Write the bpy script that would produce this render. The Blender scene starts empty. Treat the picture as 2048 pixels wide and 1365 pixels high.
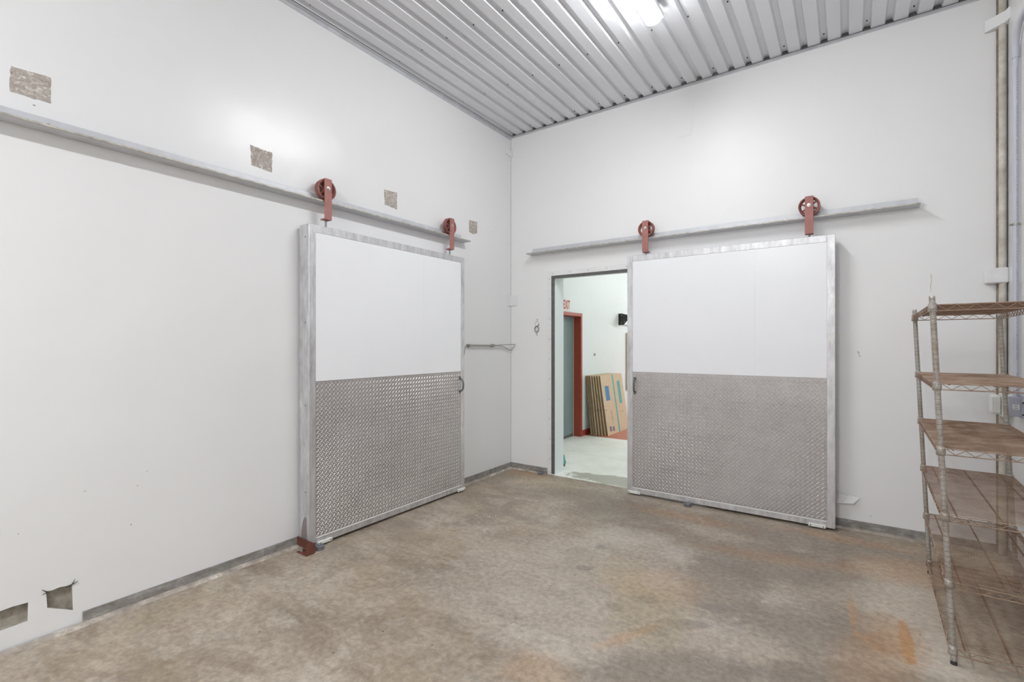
import bpy, math, random
from mathutils import Vector, Matrix, noise
from mathutils.geometry import tessellate_polygon

random.seed(7)
PI = math.pi
sc = bpy.context.scene
col = sc.collection

# ------------------------------------------------------------------ camera
FPX, W, HGT = 965.0, 2048.0, 1365.0
YAW, CAMX, CAMY, CAMZ, HORIZ = 0.608, 3.588, -5.131, 1.6, 689.1
cam_d = bpy.data.cameras.new('camera')
cam_d.sensor_width = 36.0
cam_d.lens = FPX * 36.0 / W
cam_d.shift_y = (HORIZ - HGT / 2) / W
cam_d.clip_start = 0.05
cam = bpy.data.objects.new('camera', cam_d)
cam.location = (CAMX, CAMY, CAMZ)
cam.rotation_euler = (PI / 2, 0, YAW)
col.objects.link(cam)
sc.camera = cam

# ------------------------------------------------------------------ view, world, light levels
sc.view_settings.view_transform = 'Standard'
sc.view_settings.look = 'None'
sc.view_settings.gamma = 1.0
sc.view_settings.use_curve_mapping = False
sc.view_settings.exposure = 0.0
LAMP_MAIN = 111.0       # emission of the strip lights in this room
LAMP_NEXT = 225.0      # emission of the lights in the room beyond the doorway
world = bpy.data.worlds.new('world')
sc.world = world
world.use_nodes = True
world.node_tree.nodes['Background'].inputs[0].default_value = (0.8, 0.85, 0.9, 1)
world.node_tree.nodes['Background'].inputs[1].default_value = 0.1

# ------------------------------------------------------------------ sizes (metres)
CEIL = 4.29
RWX = 4.576      # right wall
FRONT = -13.0     # wall behind the camera
WT = 0.24        # wall thickness at the doorway
NX0, NY1, NH = -0.215, 8.6, 4.0   # room beyond


# ================================================================== material helpers
def srgb(r, g, b):
    def f(c):
        c /= 255.0
        return c / 12.92 if c <= 0.04045 else ((c + 0.055) / 1.055) ** 2.4
    return (f(r), f(g), f(b), 1.0)


class NT:
    def __init__(self, name):
        self.m = bpy.data.materials.new(name)
        self.m.use_nodes = True
        self.t = self.m.node_tree
        self.n = self.t.nodes
        self.b = self.n['Principled BSDF']
        self.tc = self.n.new('ShaderNodeTexCoord')

    def link(self, a, b):
        self.t.links.new(a, b)

    def mapping(self, scale=(1, 1, 1), rot=(0, 0, 0), loc=(0, 0, 0), src='Object'):
        mp = self.n.new('ShaderNodeMapping')
        mp.inputs['Scale'].default_value = scale
        mp.inputs['Rotation'].default_value = rot
        mp.inputs['Location'].default_value = loc
        self.link(self.tc.outputs[src], mp.inputs['Vector'])
        return mp.outputs[0]

    def noise(self, scale=5, detail=4, rough=0.55, vec=None, dist=0.0):
        t = self.n.new('ShaderNodeTexNoise')
        t.inputs['Scale'].default_value = scale
        t.inputs['Detail'].default_value = detail
        t.inputs['Roughness'].default_value = rough
        t.inputs['Distortion'].default_value = dist
        self.link(vec if vec is not None else self.tc.outputs['Object'], t.inputs['Vector'])
        return t.outputs[0]

    def ramp(self, fac, stops, interp='LINEAR'):
        r = self.n.new('ShaderNodeValToRGB')
        r.color_ramp.interpolation = interp
        e = r.color_ramp.elements
        while len(e) < len(stops):
            e.new(0.5)
        for k, (p, c) in enumerate(stops):
            e[k].position = p
            e[k].color = c if isinstance(c, tuple) else (c, c, c, 1)
        self.link(fac, r.inputs[0])
        return r.outputs[0]

    def mix(self, fac, a, b, mode='MIX'):
        m = self.n.new('ShaderNodeMix')
        m.data_type = 'RGBA'
        m.blend_type = mode
        for sock, v in ((0, fac), (6, a), (7, b)):
            if isinstance(v, (int, float)):
                if sock == 0:
                    m.inputs[0].default_value = v
                else:
                    m.inputs[sock].default_value = (v, v, v, 1)
            elif isinstance(v, tuple):
                m.inputs[sock].default_value = v
            else:
                self.link(v, m.inputs[sock])
        return m.outputs[2]

    def math(self, op, a, b=None, clamp=False):
        m = self.n.new('ShaderNodeMath')
        m.operation = op
        m.use_clamp = clamp
        for i, v in enumerate((a, b)):
            if v is None:
                continue
            if isinstance(v, (int, float)):
                m.inputs[i].default_value = v
            else:
                self.link(v, m.inputs[i])
        return m.outputs[0]

    def bump(self, h, strength=0.2, dist=0.01):
        b = self.n.new('ShaderNodeBump')
        b.inputs['Strength'].default_value = strength
        b.inputs['Distance'].default_value = dist
        self.link(h, b.inputs['Height'])
        self.link(b.outputs[0], self.b.inputs['Normal'])

    def set(self, color=None, rough=None, metal=None, spec=None):
        for key, v in (('Base Color', color), ('Roughness', rough), ('Metallic', metal), ('Specular IOR Level', spec)):
            if v is None:
                continue
            if isinstance(v, (int, float, tuple)):
                self.b.inputs[key].default_value = v
            else:
                self.link(v, self.b.inputs[key])

    # soft-edged elliptical stain on the floor, position in object space
    def blob(self, x, y, rx, ry, rot=0.0, wob=None, soft=0.35):
        mp = self.n.new('ShaderNodeMapping')
        mp.vector_type = 'TEXTURE'
        mp.inputs['Location'].default_value = (x, y, 0)
        mp.inputs['Rotation'].default_value = (0, 0, rot)
        mp.inputs['Scale'].default_value = (rx, ry, 1000)
        self.link(self.tc.outputs['Object'], mp.inputs['Vector'])
        ln = self.n.new('ShaderNodeVectorMath')
        ln.operation = 'LENGTH'
        self.link(mp.outputs[0], ln.inputs[0])
        v = ln.outputs['Value']
        if wob is not None:
            v = self.math('ADD', v, wob)
        mr = self.n.new('ShaderNodeMapRange')
        mr.interpolation_type = 'SMOOTHSTEP'
        mr.inputs['From Min'].default_value = 1.0 - soft
        mr.inputs['From Max'].default_value = 1.0 + soft
        mr.inputs['To Min'].default_value = 1.0
        mr.inputs['To Max'].default_value = 0.0
        self.link(v, mr.inputs['Value'])
        return mr.outputs[0]


def simple(name, color, rough=0.5, metal=0.0, var=0.0, vscale=8, bump=0.0, bscale=60, var2=None):
    t = NT(name)
    if var > 0:
        dark = tuple(c * (1 - var) for c in color[:3]) + (1,)
        lite = tuple(min(1, c * (1 + var)) for c in color[:3]) + (1,)
        if var2:
            dark = var2
        t.set(color=t.ramp(t.noise(vscale, 5, 0.6), [(0.3, dark), (0.7, lite)]))
    else:
        t.set(color=color)
    t.set(rough=rough, metal=metal)
    if bump > 0:
        t.bump(t.noise(bscale, 3), bump, 0.005)
    return t.m


def wall_mat(name, c, rough=0.3):
    t = NT(name)
    n1 = t.noise(0.9, 5, 0.6)
    base = t.ramp(n1, [(0.3, tuple(x * 0.975 for x in c[:3]) + (1,)), (0.7, c)])
    t.set(color=base)
    t.set(rough=rough)
    h1 = t.noise(2.2, 2, 0.5)
    h2 = t.noise(11, 1, 0.5, t.mapping((1, 1, 0.6)))
    h = t.math('ADD', t.math('MULTIPLY', h1, 2.0), t.math('MULTIPLY', h2, 0.22))
    t.bump(h, 0.35, 0.012)
    return t.m


M = {}
M['wall'] = wall_mat('white_wall_toned_down', (0.825, 0.827, 0.832, 1), 0.29)  # same paint as the back wall, colour darkened to offset the strong light
M['wall_soft'] = wall_mat('white_wall_full_tone', (0.875, 0.877, 0.878, 1), 0.44)  # same paint at full tone, rougher for a softer highlight
M['next_wall'] = wall_mat('pale_green_wall_enamel', (0.81, 0.885, 0.895, 1), 0.5)
M['trim_white'] = simple('painted_white_trim', (0.84, 0.84, 0.84, 1), 0.35, 0, 0.04, 14)
M['gasket'] = simple('dark_gasket', (0.12, 0.12, 0.12, 1), 0.5, 0, 0.2, 20)
M['dull_grey'] = simple('matte_dull_grey', (0.55, 0.53, 0.48, 1), 0.7, 0, 0.25, 30)
M['panel_white'] = simple('white_door_skin', (0.90, 0.915, 0.945, 1), 0.28, 0, 0.01, 3, 0.02, 3)
M['plastic_white'] = simple('white_plastic', (0.80, 0.80, 0.76, 1), 0.4, 0, 0.06, 30)
M['black'] = simple('black_metal', (0.03, 0.032, 0.03, 1), 0.45)
M['nick'] = simple('grey_scuff', (0.30, 0.28, 0.26, 1), 0.7)
M['hole'] = simple('dark_screw', (0.05, 0.05, 0.05, 1), 0.5, 0.3)
M['grey_plastic'] = simple('grey_plastic', (0.42, 0.43, 0.50, 1), 0.45, 0, 0.05, 30)
M['teal'] = simple('teal_plastic', (0.14, 0.42, 0.34, 1), 0.5)
M['bolt'] = simple('zinc_bolt', (0.55, 0.53, 0.50, 1), 0.35, 0.9, 0.2, 60)
M['wire'] = simple('thin_steel_wire', (0.25, 0.25, 0.25, 1), 0.4, 0.6)
M['puck'] = simple('dark_grey_roller', (0.16, 0.17, 0.19, 1), 0.45, 0.1, 0.2, 40)
M['dark_steel'] = simple('dark_cast_steel', (0.16, 0.155, 0.15, 1), 0.4, 0.6, 0.15, 20)
M['steel_tube'] = simple('dull_steel', (0.36, 0.36, 0.33, 1), 0.4, 0.6, 0.15, 20)


def alu_mat():
    t = NT('worn_aluminium')
    st = t.noise(6, 6, 0.65, t.mapping((3, 3, 0.8)))
    c = t.ramp(st, [(0.25, (0.46, 0.45, 0.45, 1)), (0.5, (0.64, 0.64, 0.655, 1)), (0.75, (0.82, 0.82, 0.84, 1))])
    sp = t.ramp(t.noise(45, 4, 0.7), [(0.7, 0.0), (0.78, 1.0)])
    c = t.mix(t.math('MULTIPLY', sp, 0.5), c, (0.2, 0.18, 0.16, 1))
    sm = t.ramp(t.noise(2.6, 5, 0.6, t.mapping((1.4, 1, 1.4), (0, 0, 0), (4.0, 2.0, 1.0)), 0.6), [(0.645, 0.0), (0.665, 1.0)])
    c = t.mix(t.math('MULTIPLY', sm, 0.55), c, (0.90, 0.90, 0.90, 1))
    t.set(color=c)
    t.set(rough=t.ramp(st, [(0.3, 0.5), (0.7, 0.36)]), metal=0.7)
    t.bump(t.noise(30, 4), 0.1, 0.003)
    return t.m


def plate_mat():
    t = NT('tread_plate_aluminium')
    n1 = t.noise(1.6, 4, 0.6)
    c = t.ramp(n1, [(0.3, (0.41, 0.385, 0.38, 1)), (0.7, (0.52, 0.50, 0.495, 1))])
    sm = t.blob(0.95, 0.0, 1.1, 5.0, 0, t.math('MULTIPLY', t.noise(4, 4), 0.5), 0.5)
    n2 = t.ramp(t.noise(3.5, 4, 0.7, t.mapping((0.5, 1, 2.4))), [(0.55, 0.0), (0.72, 1.0)])
    f = t.math('MULTIPLY', n2, t.math('MULTIPLY', sm, 0.35))
    t.set(color=t.mix(f, c, (0.22, 0.20, 0.19, 1)), rough=0.40, metal=0.65)
    return t.m


def rust_mat(name, lite, mid, dark, scale=25, metal=0.25):
    t = NT(name)
    n1 = t.noise(scale, 6, 0.7)
    n2 = t.noise(3.0, 4, 0.6)
    c1 = t.ramp(n1, [(0.35, dark), (0.5, mid), (0.68, lite)])
    c2 = t.ramp(n2, [(0.4, mid), (0.65, lite)])
    t.set(color=t.mix(0.45, c1, c2), rough=0.6, metal=metal)
    return t.m


M['alu'] = alu_mat()
M['plate'] = plate_mat()
M['plate_bar'] = simple('polished_tread_bars', (0.78, 0.765, 0.755, 1), 0.30, 0.7, 0.10, 5)
M['shelf_wire'] = rust_mat('rusty_chrome_wire', (0.50, 0.40, 0.31, 1), (0.31, 0.205, 0.145, 1), (0.13, 0.05, 0.028, 1), 11)
M['shelf_rib'] = rust_mat('rusty_wire_brown', (0.30, 0.17, 0.11, 1), (0.20, 0.09, 0.055, 1), (0.10, 0.035, 0.02, 1), 14)
M['red_paint'] = rust_mat('red_oxide_paint', (0.46, 0.215, 0.19, 1), (0.37, 0.155, 0.135, 1), (0.25, 0.09, 0.075, 1), 8, 0.0)
M['red_wheel'] = rust_mat('dull_red_wheel', (0.33, 0.135, 0.115, 1), (0.26, 0.095, 0.08, 1), (0.16, 0.055, 0.045, 1), 8, 0.0)
M['rust_red'] = rust_mat('rusted_red_bracket', (0.20, 0.07, 0.045, 1), (0.14, 0.045, 0.03, 1), (0.08, 0.03, 0.02, 1), 12, 0.1)
M['track'] = simple('galvanised_track', (0.60, 0.61, 0.64, 1), 0.42, 0.25, 0.10, 9)
M['track_lip'] = simple('worn_track_lip', (0.50, 0.48, 0.42, 1), 0.5, 0.3, 0.3, 30)
M['red_frame'] = simple('red_painted_frame', (0.42, 0.08, 0.05, 1), 0.4, 0, 0.08, 12)
M['door_green'] = simple('grey_green_door', (0.24, 0.33, 0.33, 1), 0.35, 0, 0.06, 5)
M['red_floor'] = simple('red_floor_paint', (0.52, 0.18, 0.12, 1), 0.45, 0, 0.12, 9)
M['card'] = simple('cardboard', (0.68, 0.54, 0.38, 1), 0.8, 0, 0.06, 12)
M['card_edge'] = simple('cardboard_edge', (0.26, 0.17, 0.09, 1), 0.9, 0, 0.3, 60)
M['teal_print'] = simple('teal_print', (0.12, 0.42, 0.42, 1), 0.7)
M['blue_print'] = simple('blue_print', (0.08, 0.25, 0.50, 1), 0.7, 0, 0.3, 60)
M['ink'] = simple('grey_ink', (0.22, 0.20, 0.24, 1), 0.7)
M['sign_white'] = simple('sign_white', (0.85, 0.83, 0.76, 1), 0.5)
M['sign_red'] = simple('sign_red', (0.45, 0.06, 0.05, 1), 0.5)
M['beige'] = simple('beige_panel', (0.55, 0.48, 0.38, 1), 0.5)
M['lamp_body'] = simple('lamp_housing', (0.75, 0.76, 0.78, 1), 0.4)


def conduit_mat():
    """grey plastic with the maker's small dark print running up one side"""
    t = NT('grey_printed_conduit')
    sx = t.n.new('ShaderNodeSeparateXYZ')
    t.link(t.tc.outputs['Object'], sx.inputs[0])
    x, y, z = sx.outputs
    inx = t.math('LESS_THAN', t.math('ABSOLUTE', t.math('ADD', x, -0.003)), 0.0036)
    iny = t.math('LESS_THAN', y, -0.010)
    inz = t.math('LESS_THAN', z, 2.3)
    v = t.mapping((0, 0, 190))
    n = t.ramp(t.noise(1.0, 1, 0.5, v), [(0.50, 0.0), (0.53, 1.0)])
    word = t.ramp(t.noise(1.0, 0, 0.5, t.mapping((0, 0, 7))), [(0.36, 0.0), (0.40, 1.0)])
    f = t.math('MULTIPLY', t.math('MULTIPLY', t.math('MULTIPLY', inx, iny), t.math('MULTIPLY', n, inz)), word)
    t.set(color=t.mix(t.math('MULTIPLY', f, 0.65), (0.56, 0.57, 0.64, 1), (0.14, 0.14, 0.20, 1)), rough=0.4)
    return t.m


M['conduit'] = conduit_mat()


def ceiling_mat():
    t = NT('galvanised_ceiling_sheet')
    c = t.ramp(t.noise(1.2, 3), [(0.3, (0.74, 0.75, 0.785, 1)), (0.7, (0.80, 0.81, 0.845, 1))])
    t.set(color=c, rough=0.36, metal=0.15)
    t.bump(t.noise(220, 2), 0.08, 0.002)
    return t.m


def post_mat():
    t = NT('grooved_speckled_post')
    sp = t.ramp(t.noise(140, 5, 0.75), [(0.32, (0.15, 0.11, 0.085, 1)), (0.42, (0.38, 0.36, 0.325, 1)), (0.62, (0.55, 0.54, 0.51, 1))])
    lo = t.n.new('ShaderNodeSeparateXYZ')
    t.link(t.tc.outputs['Object'], lo.inputs[0])
    z = lo.outputs['Z']
    rust = t.math('MULTIPLY', t.ramp(t.noise(5, 4, 0.6), [(0.42, 0.0), (0.62, 1.0)]), 0.55)
    c = t.mix(rust, sp, (0.26, 0.17, 0.10, 1))
    fr = t.math('FRACT', t.math('MULTIPLY', z, 1 / 0.0254))
    g = t.math('LESS_THAN', fr, 0.075)
    c = t.mix(t.math('MULTIPLY', g, 0.7), c, (0.10, 0.07, 0.05, 1))
    t.set(color=c, rough=0.45, metal=0.35)
    t.bump(t.math('MULTIPLY', g, -1.0), 0.5, 0.002)
    return t.m


def foil_mat():
    t = NT('crumpled_foil_patch')
    n = t.noise(45, 5, 0.7, None, 0.8)
    c = t.ramp(n, [(0.3, (0.30, 0.25, 0.22, 1)), (0.52, (0.48, 0.43, 0.38, 1)), (0.60, (0.62, 0.58, 0.54, 1)), (0.66, (0.88, 0.87, 0.86, 1))])
    t.set(color=c, rough=0.35, metal=0.2)
    t.bump(n, 0.8, 0.01)
    return t.m


def concrete_base_mat():
    t = NT('grey_concrete_base')
    n = t.noise(12, 6, 0.7, t.mapping((1, 1, 2)))
    c = t.ramp(n, [(0.3, (0.17, 0.155, 0.14, 1)), (0.55, (0.30, 0.285, 0.265, 1)), (0.72, (0.46, 0.44, 0.41, 1))])
    st = t.ramp(t.noise(1.0, 3, 0.6, t.mapping((7, 7, 0.6))), [(0.60, 0.0), (0.66, 1.0)])
    c = t.mix(t.math('MULTIPLY', st, 0.30), c, (0.60, 0.58, 0.54, 1))
    t.set(color=c, rough=0.7)
    t.bump(n, 0.3, 0.004)
    return t.m


def ledge_mat():
    t = NT('floor_edge_ledge')
    n = t.noise(9, 6, 0.7)
    c = t.ramp(n, [(0.3, (0.24, 0.21, 0.18, 1)), (0.52, (0.42, 0.37, 0.32, 1)), (0.68, (0.70, 0.65, 0.58, 1))])
    t.set(color=c, rough=0.7)
    t.bump(n, 0.4, 0.006)
    return t.m


def floor_mat():
    t = NT('stained_concrete_floor')
    v = t.mapping((1, 1, 1), (0, 0, -0.55))
    vs = t.mapping((0.85, 1.45, 1), (0, 0, -0.55))
    vw = t.mapping((0.85, 1.35, 1), (0, 0, -0.55))
    n1 = t.noise(1.25, 9, 0.72, vw, 0.9)
    n2 = t.noise(4.5, 8, 0.78, vs, 0.5)
    n3 = t.noise(28, 5, 0.7)
    big = t.math('ADD', t.math('MULTIPLY', n1, 0.68), t.math('MULTIPLY', n2, 0.32))
    c = t.ramp(big, [(0.35, (0.215, 0.168, 0.124, 1)), (0.44, (0.300, 0.244, 0.186, 1)),
                     (0.505, (0.368, 0.308, 0.242, 1)), (0.57, (0.440, 0.380, 0.308, 1)), (0.68, (0.58, 0.53, 0.455, 1))])
    # crisp-edged blotches, darker and paler
    b1 = t.noise(1.9, 8, 0.66, t.mapping((1, 1.3, 1), (0, 0, -0.4), (3.1, 1.7, 0)), 0.4)
    c = t.mix(t.math('MULTIPLY', t.ramp(b1, [(0.545, 0.0), (0.575, 1.0)]), 0.24), c, (0.225, 0.185, 0.15, 1))
    b2 = t.noise(2.4, 8, 0.68, t.mapping((1, 1.3, 1), (0, 0, -0.7), (7.3, 4.2, 0)), 0.5)
    c = t.mix(t.math('MULTIPLY', t.ramp(b2, [(0.56, 0.0), (0.60, 1.0)]), 0.22), c, (0.62, 0.575, 0.51, 1))
    b3 = t.noise(1.2, 5, 0.6, t.mapping((1, 1, 1), (0, 0, 0), (1.3, 8.2, 0)))
    c = t.mix(t.math('MULTIPLY', t.ramp(b3, [(0.5, 0.0), (0.66, 1.0)]), 0.30), c, (0.42, 0.32, 0.20, 1))
    # pale, worn middle of the floor
    wob = t.math('MULTIPLY', t.math('SUBTRACT', t.noise(1.6, 6, 0.7), 0.5), 1.6)
    wob2 = t.math('MULTIPLY', t.math('SUBTRACT', t.noise(6.0, 8, 0.75), 0.5), 1.9)
    pale = t.blob(2.5, -2.1, 1.15, 0.9, 0.3, wob, 0.35)
    c = t.mix(t.math('MULTIPLY', pale, 0.38), c, (0.52, 0.47, 0.41, 1))
    pale2 = t.blob(4.0, -1.35, 0.35, 0.9, 0.1, wob, 0.5)
    c = t.mix(t.math('MULTIPLY', pale2, 0.62), c, (0.60, 0.53, 0.43, 1))
    for x, y, rx, ry, r in ((3.15, -2.55, 0.16, 0.09, 0.3), (3.25, -1.75, 0.22, 0.12, 0.2), (2.65, -1.35, 0.28, 0.16, 0.2), (4.0, -2.05, 0.12, 0.4, 0.0), (2.1, -1.25, 0.3, 0.18, 0.3)):
        c = t.mix(t.math('MULTIPLY', t.blob(x, y, rx, ry, r, wob2, 0.3), 0.42), c, (0.62, 0.57, 0.49, 1))
    # dark traffic stains
    for x, y, rx, ry, r, s in ((3.1, -1.15, 0.55, 0.35, 0.4, 0.45), (2.9, -1.7, 0.25, 0.5, 0.2, 0.4), (3.45, -1.9, 0.4, 0.28, 0.5, 0.45),
                               (2.9, -2.75, 0.5, 0.16, 0.6, 0.5), (1.9, -0.75, 0.6, 0.35, 0.0, 0.35), (3.55, -2.35, 0.5, 0.12, 0.5, 0.5),
                               (1.3, -0.5, 0.7, 0.25, 0.1, 0.30), (3.4, -0.5, 0.9, 0.25, 0.0, 0.35)):
        c = t.mix(t.math('MULTIPLY', t.blob(x, y, rx, ry, r, wob2, 0.38), s * 1.35), c, (0.225, 0.190, 0.158, 1))
    # small dark spots
    for x, y, rx, ry, r in ((2.545, -2.175, 0.09, 0.05, 0.4), (2.70, -2.46, 0.07, 0.05, 0.2), (2.43, -2.36, 0.05, 0.04, 0), (2.83, -2.30, 0.16, 0.05, 0.5),
                            (1.985, -1.61, 0.05, 0.05, 0), (2.05, -2.0, 0.07, 0.04, 0.5), (2.93, -2.02, 0.10, 0.05, 0.5)):
        c = t.mix(t.math('MULTIPLY', t.blob(x, y, rx, ry, r, wob2, 0.25), 0.55), c, (0.24, 0.21, 0.185, 1))
    # rust
    for x, y, rx, ry, r, s, k in ((3.845, -1.80, 0.03, 0.24, 0.0, 0.8, 0.15), (3.78, -1.80, 0.13, 0.22, 0.0, 0.45, 0.6),
                                  (3.61, -1.62, 0.022, 0.22, 0.05, 0.45, 0.4), (2.34, -3.12, 0.15, 0.13, 0.0, 0.26, 0.6),
                                  (3.95, -0.75, 0.35, 0.22, 0.3, 0.42, 0.6), (3.55, -0.33, 0.5, 0.08, 0.0, 0.35, 0.6), (0.35, -0.12, 0.28, 0.14, 0.0, 0.45, 0.6),
                                  (3.1, -1.05, 0.45, 0.10, 0.2, 0.25, 0.6), (2.35, -0.55, 0.5, 0.10, 0.0, 0.3, 0.6), (3.7, -2.2, 0.15, 0.35, 0.0, 0.3, 0.7),
                                  (2.55, -1.95, 0.30, 0.22, 0.4, 0.22, 0.6), (2.6, -2.6, 0.04, 0.22, -0.5, 0.35, 0.5)):
        c = t.mix(t.math('MULTIPLY', t.blob(x, y, rx, ry, r, wob2, k), s * 0.95), c, (0.50, 0.265, 0.11, 1))
    for x, y, rx, ry, s in ((2.62, -2.28, 0.22, 0.35, 0.3), (0.25, -4.0, 0.12, 0.3, 0.2), (0.6, -0.35, 0.4, 0.18, 0.3), (2.3, -1.9, 0.15, 0.3, 0.2)):
        c = t.mix(t.math('MULTIPLY', t.blob(x, y, rx, ry, 0.2, wob2, 0.6), s), c, (0.40, 0.32, 0.17, 1))
    # fine grain and tiny pits
    c = t.mix(0.55, c, t.ramp(n3, [(0.32, 0.28), (0.68, 0.70)]), 'OVERLAY')
    pit = t.ramp(t.noise(16, 2, 0.5), [(0.755, 0.0), (0.77, 1.0)])
    c = t.mix(t.math('MULTIPLY', pit, 0.7), c, (0.05, 0.04, 0.035, 1))
    fleck = t.ramp(t.noise(55, 2, 0.5), [(0.765, 0.0), (0.785, 1.0)])
    c = t.mix(t.math('MULTIPLY', fleck, 0.6), c, (0.65, 0.62, 0.55, 1))
    # hair cracks
    vo = t.n.new('ShaderNodeTexVoronoi')
    vo.feature = 'DISTANCE_TO_EDGE'
    vo.inputs['Scale'].default_value = 0.55
    dv = t.n.new('ShaderNodeVectorMath')
    dv.operation = 'ADD'
    nn = t.n.new('ShaderNodeTexNoise')
    nn.inputs['Scale'].default_value = 2.2
    nn.inputs['Detail'].default_value = 6
    t.link(t.tc.outputs['Object'], nn.inputs['Vector'])
    t.link(t.tc.outputs['Object'], dv.inputs[0])
    t.link(nn.outputs['Color'], dv.inputs[1])
    t.link(dv.outputs[0], vo.inputs['Vector'])
    crack = t.ramp(vo.outputs['Distance'], [(0.0, 1.0), (0.0035, 0.0)])
    cm = t.math('MULTIPLY', crack, t.ramp(t.noise(1.3, 2), [(0.5, 0.0), (0.6, 0.30)]))
    c = t.mix(cm, c, (0.09, 0.075, 0.06, 1))
    t.set(color=c, rough=t.ramp(n2, [(0.3, 0.36), (0.7, 0.55)]), spec=0.4)
    h = t.math('ADD', t.math('MULTIPLY', n2, 0.5), t.math('MULTIPLY', n3, 0.2))
    t.bump(h, 0.25, 0.006)
    return t.m


def next_floor_mat():
    t = NT('pale_painted_concrete')
    n1 = t.noise(1.6, 6, 0.65, t.mapping((1, 1, 1), (0, 0, 0.4)))
    c = t.ramp(n1, [(0.3, (0.76, 0.77, 0.68, 1)), (0.6, (0.90, 0.91, 0.865, 1))])
    wob = t.math('MULTIPLY', t.math('SUBTRACT', t.noise(5, 6, 0.7), 0.5), 1.6)
    wear = t.blob(1.6, 0.22, 0.85, 0.20, 0.05, wob, 0.12)
    c = t.mix(t.math('MULTIPLY', wear, 0.8), c, (0.33, 0.33, 0.26, 1))
    sp = t.ramp(t.noise(9, 6, 0.75, t.mapping((1, 2.2, 1), (0, 0, -0.6))), [(0.64, 0.0), (0.70, 1.0)])
    c = t.mix(t.math('MULTIPLY', sp, 0.45), c, (0.30, 0.31, 0.25, 1))
    t.set(color=c, rough=0.5)
    t.bump(n1, 0.2, 0.004)
    return t.m


M['ceiling'] = ceiling_mat()
M['post'] = post_mat()
M['foil'] = foil_mat()
M['base'] = concrete_base_mat()
M['ledge'] = ledge_mat()
M['floor'] = floor_mat()
M['next_floor'] = next_floor_mat()


def emit_mat(name, color, strength):
    t = NT(name)
    t.b.inputs['Base Color'].default_value = (0.9, 0.9, 0.9, 1)
    t.b.inputs['Emission Color'].default_value = color
    t.b.inputs['Emission Strength'].default_value = strength
    return t.m


M['lens'] = emit_mat('lit_lens', (0.97, 0.985, 1.0, 1), LAMP_MAIN * 0.70)
M['lens_fill'] = emit_mat('added_fill_lens', (0.97, 0.985, 1.0, 1), LAMP_MAIN * 2.1)  # for the added fill lamps, much stronger than the lamp in view
M['lens_next'] = emit_mat('lit_lens_next_room', (0.94, 1.0, 0.98, 1), LAMP_NEXT)
M['lens_near'] = emit_mat('lit_lens_near_doorway', (0.96, 1.0, 0.95, 1), LAMP_NEXT * 0.30)


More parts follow.
